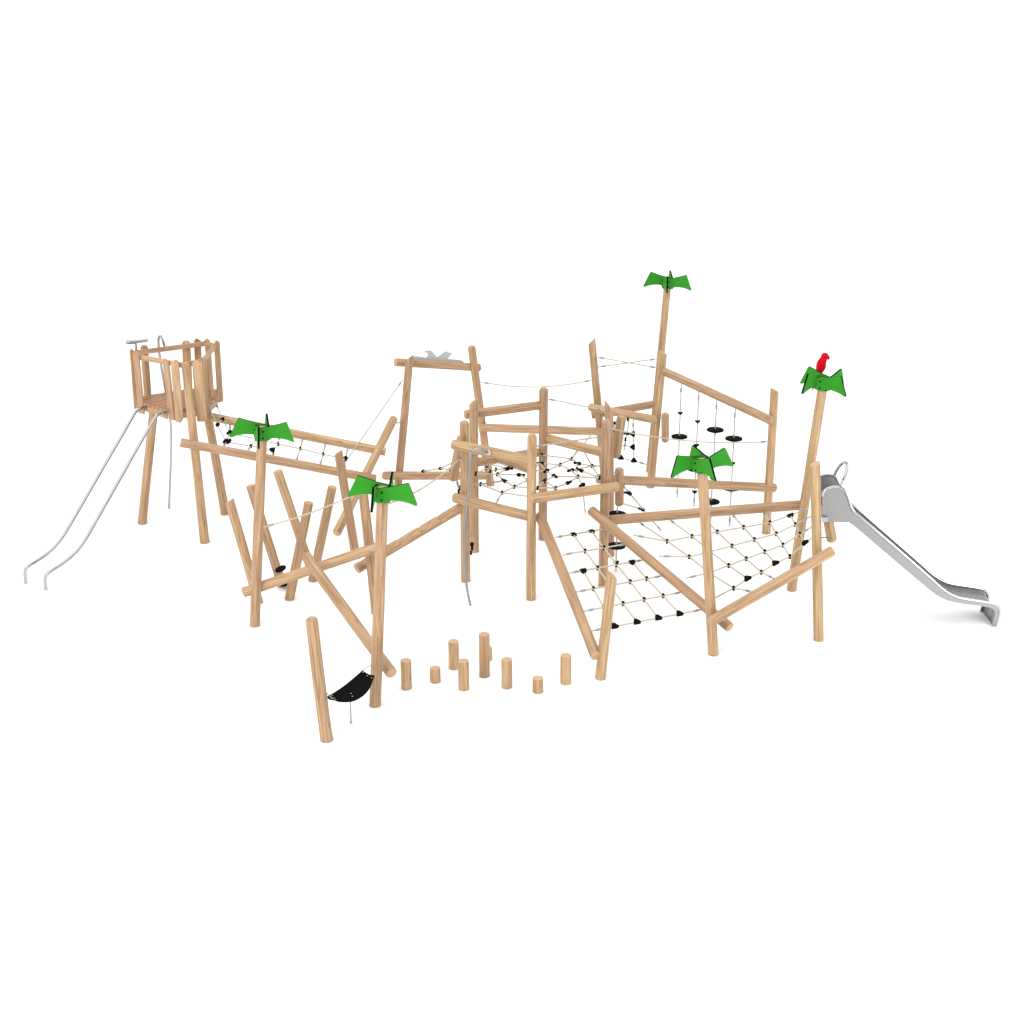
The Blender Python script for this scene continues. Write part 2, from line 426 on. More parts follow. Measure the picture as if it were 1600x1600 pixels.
# fireman's pole behind the tower
FP = thing('fireman_pole', 'thin steel fireman pole hooked over the lookout tower railing', 'pole', gp(264, 794))
gY = gp(264, 794).y
tube('pole', [at(256.8, 540, 24.85), at(254.5, 532, 24.8), at(252, 526.5, 24.8), at(249.8, 524.6, 24.8), at(247.9, 527.5, 24.8), at(247.6, 538, 24.8), at(250, 560, 24.8), at(254, 585, 24.8), at(259.5, 615, 24.8), at(264.5, 645, 24.8), at(266.5, 662, 24.8), at(267.4, 690, 24.8), at(266.2, 740, gY), at(264, 794, gY)], .0225, STEEL, FP, 12, smooth=6)

# ================================================================== ROPE BRIDGE from the tower
RB = thing('rope_bridge', 'sloping rope net bridge between two log rails leaving the lookout tower', 'bridge', at(440, 700, 23.6) - Vector((0, 0, 1.5)))
f0, f1 = at(282, 691.5, 23.02), at(587, 748.5, 23.62)
k0, k1 = at(330, 651.5, 24.10), at(602.5, 706, 24.33)
log('rail', f0, f1, .074, .074, parent=RB); log('rail', k0, k1, .074, .074, parent=RB)
bolts(RB, [(301.5, 696, 22.94)])
def on(a, b, px):                       # point of line a-b seen at column px
    lo, hi = 0.0, 1.0
    def col(p): return 800 + F * p.x / (p.y * CP - (p.z - H) * SP)
    for _ in range(40):
        m_ = (lo + hi) / 2
        if (col(a.lerp(b, m_)) < px) == (col(b) > col(a)): lo = m_
        else: hi = m_
    return a.lerp(b, (lo + hi) / 2)
far_ = lambda px, py: at(px, py, 23.82 + (px - 340) * .0009)
near_ = lambda px, py: at(px, py, 23.42 + (px - 340) * .0011)
Na, Nb, Nc, Nd = far_(347.5, 654.7), near_(340, 664), far_(359, 677), near_(353, 690.5)
Nf, Ng, Nh, Ni = far_(400, 685.6), near_(392, 697), far_(434.7, 694), near_(426.5, 703)
Nj, Nk, Nl = far_(469.2, 701), far_(505, 709.8), far_(540, 717)
A1, A2 = at(337.5, 630, 24.3), at(326.5, 637.5, 23.95)
paths = [[A1, Na, Nc, Nf, Nh, Nj, Nk, Nl], [A2, Nb, Nd, Ng, Ni], [Na, Nb]]
U_ = Vector((0, 0, -.02))
cr = []
for pxf, n1, n2, pxk in ((347.5, Nd, Nc, 362), (385, Ng, Nf, 402.5), (424, Ni, Nh, 439.5), (461.5, None, Nj, 475), (498.5, None, Nk, 510.5), (537, None, Nl, 544.5)):
    a_, b_ = on(f0, f1, pxf) + Vector((0, .07, .0)), on(k0, k1, pxk) - Vector((0, .07, .0))
    cr.append((a_, b_)); paths.append([q for q in (a_, n1, n2, b_) if q is not None])
ropes('rope_net', paths, RB, .0105, GREYROPE)
for a_, b_ in cr: fitting(a_, a_.lerp(b_, .3), RB); fitting(b_, b_.lerp(a_, .3), RB)
fitting(A1, Na, RB); fitting(A2, Nb, RB)
for p in (Nf, Ng, Nh, Nj, Nk): clamp(p, RB, (0, .5, 1))
for p, d in ((Na, Nb - Na), (Nb, Na - Nb)): splice(p, RB, d)
for p in (Nd,): tee(p, RB, Ng - Nd, Nb - Nd); splice(p + Vector((.05, .05, 0)), RB, Nc - Nd)
tee(Nc, RB, Nf - Nc, Na - Nc); tee(Ni, RB, cr[2][1] - cr[2][0], Ng - Ni); splice(Nl, RB, cr[5][1] - cr[5][0])

# ================================================================== LEANING POSTS (left cluster)
GL = 'leaning climbing posts planted in the floor'
def lean(label, base, top, dy=0, group=GL, **kw):
    o = post('leaning_post', base, top, dy, **kw); return tag(o, label, 'post', group)
lean('slanted-topped leaning post just left of the left palm trunk, below the rope bridge', (404, 942), (357.5, 780), .1, r0=.071, cutb=(.4, (1, 0, 0)))
lean('leaning post behind the left palm trunk with black foot discs beside its base', (441, 916), (391.5, 758.5), .05, r0=.071)
lean('tall leaning post whose foot crosses behind the steeper post, under the rope bridge', (487, 893), (433.5, 735.5), 0, r0=.071)
lean('flat-topped post leaning right, crossing another to form an X behind the low balance log', (452, 936.5), (482.5, 785), 0, r0=.073, r1=.069)
lean('flat-topped post leaning right, next to the X of crossed posts and nearest the slanted brace', (488.5, 907.5), (519.5, 760.5), 0, r0=.071, r1=.069)
lean('tall pointed post leaning left in front of the lower rope bridge rail', (556, 868), (528, 703.5), .1, r0=.074, r1=.07, cutb=(.5, (1, 0, .2)))
lean('leaning post standing directly behind the front palm trunk, top hidden by its fronds', (588, 958), (567.5, 771), .1, r0=.074, r1=.07)
lean('stout round-topped post standing alone at the front beside the black hammock seat', (510.5, 1157), (486.5, 963), .15, r0=.079, r1=.075, eb='dome')
lean('short post with slanted sawn top leaning right at the foot of the front rope ramp', (938, 1060), (956.5, 893), 0, r0=.073, r1=.072, cutb=(.75, (-1, .1, 0)))
lean('tall straight post with slanted top beside the steel slide entrance', (1279, 1000), (1273.5, 722), -.05, r0=.072, r1=.069, cutb=(.35, (1, .3, 0)))
lean('pointed post leaning slightly against the tallest palm trunk at the back', (1016.3, 761), (1036.5, 547.5), -.1, r0=.074, r1=.072, cutb=(.5, (-1, 0, 0)))
lean('tall mast with slanted top behind the middle climbing tower, holding crossed ropes', (945, 752), (924, 528), 0, r0=.075, r1=.070, cutb=(.9, (1, -.2, 0)))
lean('tall post with slanted top at the right end of the hanging disc ropes', (1197, 833), (1210.5, 606), 0, r0=.072, r1=.070, cutb=(.5, (-1, 0, 0)))

# ================================================================== PALMS
def frond_mesh():
    out = [(-.078, -.004), (.09, .026), (.325, .095), (.336, .088), (.450, -.180), (.446, -.197), (.427, -.199), (.36, -.172), (.30, -.157), (.24, -.148), (.18, -.144), (.125, -.148), (.095, -.160), (.078, -.178), (.06, -.190), (-.062, -.190), (-.078, -.178)]
    bm = bmesh.new(); t = .029
    lo = [bm.verts.new((x, -t / 2, z)) for x, z in out]; hi = [bm.verts.new((x, t / 2, z)) for x, z in out]
    bm.faces.new(lo); bm.faces.new(hi[::-1]); n = len(out)
    for i in range(n):
        f = bm.faces.new((lo[i], hi[i], hi[(i + 1) % n], lo[(i + 1) % n])); f.material_index = 1
    me = bm_mesh(bm, 'frond', False); me.materials.append(GREEN); me.materials.append(BLACK); return me
FROND = frond_mesh()
def _dark():
    bm = bmesh.new(); add_tube(bm, [(0, 0, z) for z in (-.004, .006, .012)], [.013, .013, .008], 10)
    me = bm_mesh(bm, 'bolt', True, 35); me.materials.append(BLACK); return me
DBOLT = _dark()
def palm(label, base, top, rot, r0, r1, dy=0, tilt=1.0):
    g0 = gp(*base); t_ = at(*top, g0.y + dy)
    p = thing('palm_tree', label, 'play palm', g0, 'log palms with green board fronds')
    log('trunk', g0, t_, r0, r1, parent=p)
    d = (t_ - g0).normalized()
    for k in range(4):
        th = math.radians(rot + 90 * k)
        o = bpy.data.objects.new('frond', FROND); COL.objects.link(o); o.parent = p
        Q = Vector((0, 0, 1)).rotation_difference(Vector((0, 0, 1)).lerp(d, tilt).normalized())          # the hub sits square on the leaning trunk
        n = Q @ Vector((math.sin(th), -math.cos(th), 0))
        o.location = t_ - g0 + n * (r1 + .0165) + d * .014; o.rotation_mode = 'QUATERNION'
        o.rotation_quaternion = Q @ Matrix.Rotation(th, 3, 'Z').to_quaternion()
        for vx, vz in ((0.0, -.05), (0.0, -.15)):
            q = bpy.data.objects.new('bolt', DBOLT); COL.objects.link(q); q.parent = o
            q.location = (vx, -.015, vz); q.rotation_euler = (math.radians(90), 0, 0)
    return t_
palm('green-fronded log palm at the left, a rope tied near its trunk middle', (398, 977.5), (410, 667.5), 15, .075, .072)
palm('green-fronded log palm nearest the viewer, beside the black hammock seat', (586, 1102), (598, 761.5), -1, .076, .070)
palm('green-fronded log palm at the front right, in front of the big rope net', (1114.5, 1022.5), (1096, 717.5), 27, .073, .070)
palm('tallest green-fronded log palm, standing at the very back', (1015.5, 736.5), (1044, 436), 4, .075, .068)
PET = palm('green-fronded log palm by the steel slide with a red parrot on top', (1236.5, 922), (1287.5, 591), 47, .074, .070, tilt=.35)

# parrot
def parrot():
    P = at(1283.0, 581, PET.y + .27)
    bm = bmesh.new()
    def ell(c, s, rx=0, ry=0):
        v = bmesh.ops.create_icosphere(bm, subdivisions=3, radius=1)['verts']
        M = Matrix.Translation(c) @ Matrix.Rotation(ry, 4, 'Y') @ Matrix.Rotation(rx, 4, 'X') @ Matrix.Diagonal((*s, 1))
        bmesh.ops.transform(bm, matrix=M, verts=v)
    ell((-.008, 0, .105), (.080, .072, .130), ry=.10)          # body
    ell((.012, 0, .185), (.066, .062, .07), ry=.2)            # breast / neck
    ell((.040, 0, .262), (.062, .052, .056))                  # head
    ell((.092, 0, .250), (.030, .022, .026), ry=.5)           # upper beak
    ell((.106, 0, .226), (.014, .014, .028), ry=.1)           # hooked tip
    ell((.078, 0, .222), (.018, .016, .014))                  # lower beak
    ell((.060, -.046, .268), (.012, .008, .012)); ell((.060, .046, .268), (.012, .008, .012))
    for s in (-1, 1): ell((-.030, s * .058, .085), (.045, .020, .130), ry=.22)
    ell((-.050, 0, -.06), (.030, .026, .13), ry=.25)          # rump and tail
    ell((-.088, 0, -.20), (.020, .018, .13), ry=.25)
    for s in (-1, 1): ell((.0, s * .035, -.015), (.022, .016, .03))
    me = bm_mesh(bm, 'parrot', True, 180)
    o = new_obj('parrot', me, None, RED); o.location = P; o.scale = (.94, .94, .94)
    o.rotation_euler = (0, 0, math.radians(-8))
    md = o.modifiers.new('skin', 'REMESH'); md.mode = 'VOXEL'; md.voxel_size = .007; md.use_smooth_shade = True
    sm = o.modifiers.new('soft', 'SMOOTH'); sm.factor = .5; sm.iterations = 2
    tag(o, 'red parrot figure perched on the palm beside the steel slide', 'parrot')
parrot()

# ================================================================== LOG BEAMS of the left half
GB = 'log beams bolted between the posts'
def beam(label, a, b, rods=(), group=GB, r=.073, ea='flat', eb='flat', name='log_beam', **kw):
    t = log(name, a, b, r, kw.pop('r1', r), ea, eb, **kw); tag(t, label, 'log', group)
    return t
def brod(o, p, q, r=.011):               # a steel spacer rod between a beam and its neighbour, part of the beam
    bm = bmesh.new(); M = (Matrix.Translation(o.location) @ o.rotation_quaternion.to_matrix().to_4x4()).inverted()
    add_tube(bm, [M @ Vector(p), M @ Vector(q)], r, 8)
    new_obj('spacer_bolt', bm_mesh(bm, 'spacer_bolt', True, 50), o, FERR)
def bhead(o, px, py, Y):
    M = (Matrix.Translation(o.location) @ o.rotation_quaternion.to_matrix().to_4x4()).inverted()
    b = bpy.data.objects.new('bolt', BOLT); COL.objects.link(b); b.parent = o
    b.location = M @ at(px, py, Y); b.rotation_mode = 'QUATERNION'
    b.rotation_quaternion = o.rotation_quaternion.inverted() @ (ray(px, py) * -1).to_track_quat('Z', 'Y')
o = beam('low balance log sloping up from the left palm to the front palm', at(380.5, 925.5, 19.64), at(598, 852, 19.72), r=.075)
bhead(o, 578, 864, 19.62)
T1 = beam('notched balance log with step cuts rising to the middle climbing tower', at(557, 889, 20.15), at(720, 793, 21.30), r=.078, notches=.40, up=(0, -.35, 1))
o = beam('slanted log leaning from the low balance log down to the front palm foot', at(477.5, 868, 19.40), at(612, 1052, 17.10), r=.077, ea='soft')
brod(o, at(604, 1046, 17.08), at(594, 1049, 16.98))
o = beam('slanted brace log under the right end of the rope bridge', at(525.5, 834, 22.55), at(616.5, 652, 25.0), r=.074, ea='soft', eb='dome')
brod(o, at(534, 819, 22.62), at(546, 818, 22.45)); brod(o, at(620, 661, 24.95), at(630, 660, 25.2))
o = beam('low horizontal log between the back mast frame foot and the middle tower', at(596.5, 743, 25.02), at(758, 743, 25.95), r=.078, ea='dome')
# mast frame
M = thing('mast_frame', 'tall back frame of two masts and a crossbeam carrying a grey metal emblem', 'frame', gp(620, 782))
g0 = gp(620, 780); log('mast', g0, at(640.5, 553, g0.y), .073, .070, parent=M, cutb=(.9, (1, -.3, 0)))
g1 = gp(766.5, 758); log('mast', g1, at(736.5, 539.5, g1.y), .074, .072, 'flat', 'dome', parent=M)
c0, c1 = at(617.5, 566, g0.y + .15), at(749.5, 574.5, g1.y + .13)
log('crossbeam', c0, c1, .073, .070, parent=M)
bolts(M, [(641, 570, g0.y - .08), (746, 578, g1.y - .08)])
# metal plate standing on the beam: long bar with two forked prongs
px_ = [(642, 568), (642, 557.8), (652, 557.2), (666, 559.5), (669, 556), (668, 552.5), (663, 548.8), (668, 549.2), (673.5, 548), (683.5, 558.8), (696.5, 549.2), (701, 551.2), (706.5, 552.2), (699, 561.3), (707, 562), (716, 562.6), (722, 564.2), (725.5, 567), (725.5, 574)]
bm = bmesh.new(); o0 = origin(M)
yl = lambda px: c0.y + (c1.y - c0.y) * (px - 617.5) / 132.0 + .055
fr = [at(x, y, yl(x)) - o0 for x, y in px_]; off = Vector((-.15, .99, 0)) * .03
lo = [bm.verts.new(p) for p in fr]; hi = [bm.verts.new(p + off) for p in fr]; n_ = len(fr)
for tri in tessellate_polygon([[Vector((x, -y, 0)) for x, y in px_]]):
    bm.faces.new([lo[k] for k in tri]); bm.faces.new([hi[k] for k in tri])
for i in range(n_): bm.faces.new((lo[i], hi[i], hi[(i + 1) % n_], lo[(i + 1) % n_])).material_index = 1
em = new_obj('emblem_plate', bm_mesh(bm, 'emblem_plate', False), M, PLATE); em.data.materials.append(EDGE)

# ================================================================== MIDDLE CLIMBING TOWER
C = thing('climbing_tower', 'middle climbing tower of upright posts joined by round log rails', 'climbing tower', gp(830, 939))
c1g, c2g, c3g, c4g, c5g, c6g = gp(727.5, 908), gp(741.5, 861.5), gp(829.5, 936.5), gp(848, 842.5), gp(942, 915.5), gp(953, 868)
log('post', c1g, at(725.5, 656.5, c1g.y), .073, .071, 'flat', 'dome', parent=C)
log('post', c2g, at(740, 620.5, c2g.y), .073, .072, 'flat', 'soft', parent=C, cutb=(.8, (1, -.2, 0)))
log('post', c3g, at(831.5, 677, c3g.y), .073, .070, 'flat', 'dome', parent=C)
log('post', c4g, at(849.5, 605, c4g.y), .074, .073, 'flat', 'dome', parent=C)
log('post', c5g, at(948, 655, c5g.y), .073, .071, 'flat', 'dome', parent=C)
log('post', c6g, at(951.5, 623.5, c6g.y), .073, .071, parent=C, cutb=(1.5, (-1, -.2, 0)))
def rail(a, b, r=.075, ea='soft', eb='soft', name='rail', **kw): return log(name, a, b, r, r, ea, eb, parent=C, **kw)
rail(at(706.5, 694, c1g.y - .13), at(829, 719.5, c3g.y + .02), .077)
rail(at(708.5, 777, c1g.y - .13), at(826, 806.5, c3g.y + .02), .077)
rail(at(829, 779, c3g.y - .1), at(966.5, 760, c5g.y - .13), .076)
rail(at(725.5, 648, c2g.y + .14), at(846, 633, c4g.y + .02), .073)
rail(at(745, 722.5, c2g.y + .02), at(842, 706.5, c4g.y - .05), .074)
rail(at(756, 709, c2g.y + .45), at(831, 734, c3g.y + 1.6), .074)
rail(at(855, 685, c4g.y), at(944, 707.5, c6g.y - .03), .076)
# short grab logs bolted upright to the tower
def stub(a, b, Y, Yb=None, r=.070): return log('grab_log', at(*a, Y), at(*b, Yb or Y), r, r, 'dome', 'dome', parent=C, bend=0)
stub((967.5, 791), (967.5, 730), c5g.y + .35)
stub((961.5, 716), (971.5, 649), c6g.y + .30, r=.078)
stub((706.5, 752), (722, 680), c1g.y + .30, r=.072)
for p, q, Y in (((956, 738.5), (964, 738.5), c5g.y + .2), ((955, 697.5), (962, 697.5), c6g.y + .15), ((836, 814), (845, 814.5), c3g.y + .05)):
    rod('spacer_bolt', at(*p, Y), at(*q, Y), C)
bolts(C, [(738, 641, c2g.y - .08), (743, 654, c2g.y - .08), (709.5, 696.5, c1g.y - .21), (814.5, 721.5, c3g.y - .02), (815.5, 806, c3g.y - .02), (957.5, 761.5, c5g.y - .21), (944.5, 668, c5g.y - .08), (951, 674, c5g.y - .08), (839.5, 783, c3g.y - .18), (852.5, 638, c4g.y - .08), (904.5, 700, c4g.y - .45), (922.5, 637.5, 26.0)])
# beams around the back
beam('log rail from the middle tower corner back to the pointed post by the tallest palm', at(919, 635.5, 26.20), at(1027, 656.5, 25.72), r=.075, ea='dome', eb='dome')
beam('upper log rail between the crossed-rope mast and the tallest palm', at(924.5, 648.5, 26.45), at(1025, 631, 26.35), r=.073)
beam('long back log rail running behind the middle tower to the crossed-rope mast', at(751, 668, 26.0), at(944, 674.5, 26.2), r=.077)
U1a, U1b = at(1038, 580.5, 25.80), at(1207, 658, 23.27)
U1 = beam('sloping top log from which the black disc ropes hang', U1a, U1b, r=.075, eb='dome')
beam('low log rail passing behind the hanging disc ropes', at(933.5, 748, 22.45), at(1213.5, 762.5, 23.52), r=.077, eb='dome')
o = log('grab_log', at(1039.5, 691.5, 25.9), at(1039.5, 644.5, 25.9), .070, .070, 'dome', 'dome', bend=0)
tag(o, 'short upright round-ended grab log right of the tallest palm post', 'grab log')
brod(o, at(1036, 683, 25.92), at(1031, 683, 25.95))

# ================================================================== steel grab pole at the middle tower
SP_ = thing('climbing_pole', 'bent grey steel climbing pole bolted to the middle tower upper rail', 'pole', gp(735, 947))
py0 = c1g.y - .30; pg = gp(735, 946)
tube('pole', [at(763, 707.2, 20.75), at(757, 705.5, 20.65), at(750.5, 701.8, 20.62), at(744.5, 701.2, 20.62), at(739, 704.5, 20.62), at(735.3, 710.5, 20.62), at(734, 722, 20.6), at(733.6, 745, 20.6), at(731.6, 772, 20.6), at(727.8, 803, 20.55), at(725.4, 830, 20.5), at(725.4, 858, 20.45), at(726.8, 893, 20.38), at(730, 921, 20.32), at(735, 946.5, pg.y)], .0195, plain('satin_steel', (.31, .31, .32), .35, 1, var=.03, scale=15), SP_, 12, smooth=6)
bm = bmesh.new(); pp = at(763.3, 707.3, 20.73) - origin(SP_)
add_tube(bm, [pp + Vector((0, .03, 0)), pp + Vector((0, -.01, 0))], .040, 14)
new_obj('flange', bm_mesh(bm, 'flange', True, 40), SP_, STEEL)

# ================================================================== net inside the middle tower
NZ = 1.56
CN = thing('climbing_net', 'flat spider-web rope net with black clamps inside the middle tower', 'net', atz(850, 745, NZ), 'rope nets of the climbing frame')
def nz(x, y, dz=0): return atz(680 + x / 5, 580 + y / 5, NZ + dz)
n = {}
for k_, v in dict(n1=(318, 800), n2=(485, 805), n3=(355, 883), n4=(520, 950), n5=(618, 903), n6=(408, 720), n7=(400, 757), n8=(428, 788), n9=(473, 768), n10=(975, 730), n11=(1065, 685), n12=(1225, 740), n13=(1117, 825), n14=(1105, 766), n15=(940, 912), n16=(1285, 832), n17=(835, 655), n18=(800, 912), n19=(720, 850),
                  d1=(538, 855), d2=(668, 810), d3=(560, 760), d4=(820, 720), d5=(868, 780), d6=(856, 855), d7=(935, 820), d8=(1060, 775), d9=(1112, 720), d10=(1042, 870), d11=(1148, 890), d12=(1135, 775), d13=(575, 762)).items(): n[k_] = nz(*v)
ed = 'n1-n2 n2-d2 d2-n19 n2-d1 d1-n5 n5-n19 n5-n18 n5-n4 n4-n3 n3-d1 n1-n7 n7-n6 n6-d3 n7-n8 n8-n9 n9-d3 n2-d3 d3-d4 d4-n17 n17-n11 d4-n10 n18-d6 d5-n10 n10-n11 n10-d8 d8-n13 d5-d7 d7-n13 d6-n15 n15-n18 n15-d10 d10-n13 n13-n16 n13-d11 n13-n14 n14-d9 d9-n11 n14-d12 d12-n16 n12-d8 n12-n16 d7-d6 d9-n12 d5-d4 n17-d4'.split()
paths = [[n[e.split('-')[0]], n[e.split('-')[1]]] for e in ed]
ext = [('n3', nz(278, 888)), ('n4', nz(478, 1027)), ('n6', nz(335, 715)), ('d3', nz(660, 705)), ('n11', nz(1110, 618)), ('n12', nz(1165, 632)), ('n12', nz(1292, 742)), ('n17', nz(790, 660)), ('n11', nz(1225, 490, .2)), ('d1', nz(355, 883)), ('n4', nz(745, 980)), ('d5', nz(760, 775)), ('d4', nz(760, 775)), ('n15', nz(965, 940))]
for a_, b_ in ext: paths.append([n[a_], b_])
dg = gp(914.5, 799.5); paths.append([n['d11'], dg])
ropes('rope_net', paths, CN)
for a_, b_ in (ext[0], ext[1], ext[2], ext[4], ext[6]): fitting(b_, n[a_], CN)
fitting(dg, n['d11'], CN)
for k_, p in n.items():
    if k_.startswith('n'): clamp(p, CN, (.2, 0, 1))
for k_, q in (('d1', 'n5'), ('d2', 'n2'), ('d3', 'n2'), ('d4', 'n10'), ('d5', 'n10'), ('d6', 'n18'), ('d7', 'd5'), ('d8', 'n12'), ('d9', 'n12'), ('d10', 'n15'), ('d11', 'n16'), ('d12', 'n16'), ('d13', 'n9')): splice(n[k_], CN, n[q] - n[k_])

# ropes strung about
rope_span(at(629.5, 593, 25.2), Nl + Vector((0, 0, -.05)), 'rope running from the left mast down to the rope bridge end', ends=(1, 0))
rope_span(at(411, 823.5, 19.50), at(569, 765.5, 19.95), 'rope from the left palm trunk to the post behind the front palm', sag=.05)
rope_span(at(589, 792, 16.98), at(721, 714, 21.2), 'rope from the front palm top up to the middle tower', sag=.12)
rope_span(at(750.5, 596.5, 26.0), at(925.5, 593.5, 26.3), 'slack high rope between the mast frame and the crossed-rope mast', sag=.12)
rope_span(at(855, 623, 23.1), at(946, 641.5, 22.3), 'short rope from the rear tower post top to the pointed tower post')
rope_span(at(931, 557.5, 26.3), at(1028, 575, 26.4), 'rope sloping down right, one of the crossed pair left of the tallest palm')
rope_span(at(934, 573.5, 26.32), at(1028, 560.5, 26.42), 'rope rising right, one of the crossed pair left of the tallest palm')
rope_span(at(837, 697.5, 20.5), at(941, 682, 22.2), 'rope across the middle tower above its net')
rope_span(at(955, 670, 22.3), at(1201, 690, 23.4), 'long rope passing in front of the hanging discs', sag=.10, ends=(0, 1))

# small vertical net beside the tower
VN = thing('climbing_net', 'small upright rope net with black tees hanging left of the tallest palm', 'net', at(985, 725, 25.6), 'rope nets of the climbing frame')
v = lambda x, y: at(900 + x / 10, 610 + y / 10, 25.6)
paths = [[v(893, 470), v(893, 680), v(893, 890), v(905, 1100)], [v(830, 450), v(800, 680), v(775, 770), v(755, 935)], [v(905, 1100), v(700, 1060)], [v(700, 1060), v(600, 1040)], [v(905, 1100), v(1112, 1160)], [v(785, 865), v(893, 890)], [v(600, 860), v(785, 865)], [v(800, 680), v(893, 680)], [v(600, 630), v(800, 680)], [v(600, 510), v(790, 450), v(830, 450)], [v(600, 500), v(595, 640), v(600, 860)]]
ropes('rope_net', paths, VN)
fitting(v(893, 450), v(893, 680), VN); fitting(v(1112, 1160), v(905, 1100), VN); fitting(v(755, 940), v(775, 770), VN)
X, Zu = Vector((1, 0, 0)), Vector((0, 0, 1))
tee(v(895, 680), VN, Zu, -X); tee(v(895, 885), VN, Zu, -X); tee(v(905, 1100), VN, X, Zu); tee(v(700, 1055), VN, X, Zu)
for x, y in ((790, 675), (595, 510)): splice(v(x, y), VN, X)
for x, y in ((772, 765), (592, 630), (810, 452)): clamp(v(x, y), VN)
# rope net flap below the tower corner, anchored to the floor
RN = thing('climbing_net', 'rope net flap behind the upper ramp log, tied to the floor', 'net', gp(1032, 829), 'rope nets of the climbing frame')
e0 = gp(1032.5, 828.5)
def lerpY(x, y): return at(900 + x / 10, 740 + y / 10, 22.2 + (e0.y - 22.2) * max(0, min(1, (y - 100) / 790)))
q = [lerpY(x, y) for x, y in ((715, 150), (740, 195), (835, 305), (1060, 570), (1210, 755), (1325, 885))]
w_ = [lerpY(x, y) for x, y in ((690, 455), (985, 545), (1060, 570))]
s_ = [lerpY(x, y) for x, y in ((700, 300), (835, 305))]
ropes('rope_net', [q, w_, s_], RN)
splice(q[2], RN, q[3] - q[2]); splice(q[2] + Vector((-.05, 0, .01)), RN, X); splice(w_[1].lerp(w_[2], .5), RN, w_[2] - w_[1]); clamp(q[1], RN); fitting(q[-1], q[-2], RN)
# short ropes left of the tower
LN = thing('rope_ladder', 'short knotted rope hanging behind the left tower post', 'rope', gp(735, 872), 'knotted hanging ropes')
h = [at(x, y, 21.6) for x, y in ((713.5, 745), (715.5, 760), (716.8, 768), (725, 800), (734, 838), (738, 848), (737, 856), (735.5, 866))]
ropes('rope_strand', [h, [h[2], at(719.5, 762, 21.6)]], LN); fitting(h[0], h[1], LN)
clamp(at(719, 762, 21.6), LN); clamp(h[2], LN); splice(at(737.5, 853, 21.6), LN, Zu); clamp(at(735.8, 863.5, 21.6), LN)
LD = thing('rope_ladder', 'knotted rope lying along the low log beside the mast frame', 'rope', at(690, 740, 24.3), 'knotted hanging ropes')
h = [at(x, y, Y) for x, y, Y in ((652, 738.5, 24.9), (661, 736.2, 24.7), (688, 732, 23.6), (703, 733.5, 22.8), (722, 716, 21.8))]
ropes('rope_strand', [h, [h[2], h[2].lerp(h[4], .9)]], LD)
splice(h[1], LD, h[2] - h[1]); splice(h[2], LD, h[2] - h[1]); clamp(h[3], LD)

# ================================================================== hanging disc ropes
def disc_mesh():
    bm = bmesh.new(); R = .152
    add_tube(bm, [(0, 0, z) for z in (-.030, -.026, -.006, .014, .024, .028)], [.02, R * .62, R * .97, R, R * .93, R * .80], 32)
    me = bm_mesh(bm, 'step_disc', True, 45); me.materials.append(RUBBER); return me
def heart_mesh():
    bm = bmesh.new()
    prism(bm, [(0, -.034), (.052, .012), (.046, .030), (.022, .030), (0, .016), (-.022, .030), (-.046, .030), (-.052, .012)], .042)
    bmesh.ops.bevel(bm, geom=bm.edges[:], offset=.006, segments=2, affect='EDGES')
    bmesh.ops.rotate(bm, verts=bm.verts[:], cent=(0, 0, 0), matrix=Matrix.Rotation(math.radians(90), 3, 'X'))
    me = bm_mesh(bm, 'grip', True, 60); me.materials.append(RUBBER); return me
def sleeve_mesh():
    bm = bmesh.new(); add_tube(bm, [(0, 0, z) for z in (-.09, -.085, -.028, .026, .05, .075, .08)], [.011, .016, .018, .022, .019, .018, .012], 12)
    me = bm_mesh(bm, 'sleeve', True, 45); me.materials.append(FERR); return me
DISC, HEART, SLEEVE = disc_mesh(), heart_mesh(), sleeve_mesh()
def disc_rope(label, top, bot, Y, discs, hearts, bg=True):
    b = gp(*bot) if bg else at(*bot, Y)
    a = at(*top, Y) if not bg else at(*top, b.y)
    t = thing('disc_rope', label, 'climbing rope', b, 'hanging ropes with black step discs')
    ropes('rope_strand', [[a, b]], t, .0105, GREYROPE); fitting(a, b, t); fitting(b, a, t)
    def alt(py):
        lo, hi = 0.0, 1.0
        yy = lambda p: 800 - F * ((p.y * SP + (p.z - H) * CP) / (p.y * CP - (p.z - H) * SP))
        for _ in range(40):
            m_ = (lo + hi) / 2
            if yy(a.lerp(b, m_)) < py: lo = m_
            else: hi = m_
        return a.lerp(b, lo)
    for py in discs:
        o = place('step_disc', DISC, alt(py), t); s = bpy.data.objects.new('sleeve', SLEEVE); COL.objects.link(s); s.parent = o
    for py in hearts: place('grip', HEART, alt(py), t)
    return t
disc_rope('hanging rope next to the tallest palm with one black disc below a small grip', (1064.5, 600), (1058, 777), 0, [682.8], [646])
disc_rope('hanging rope with heart-shaped black grips, partly behind the front right palm fronds', (1092, 612), (1084.3, 791), 0, [733.5], [659, 696, 769])
disc_rope('hanging rope with two widely spaced black discs, right of the palm fronds', (1120, 625), (1109.8, 815), 0, [672.3, 784.5], [748])
disc_rope('rightmost of the four hanging disc ropes, its lower disc hidden behind the log', (1148.8, 639), (1139.8, 822), 0, [686, 763.5], [724.5])
disc_rope('low hanging rope with two big black discs beside the middle tower corner post', (964.5, 790), (962.3, 893), 0, [804.2, 853.5], [879])

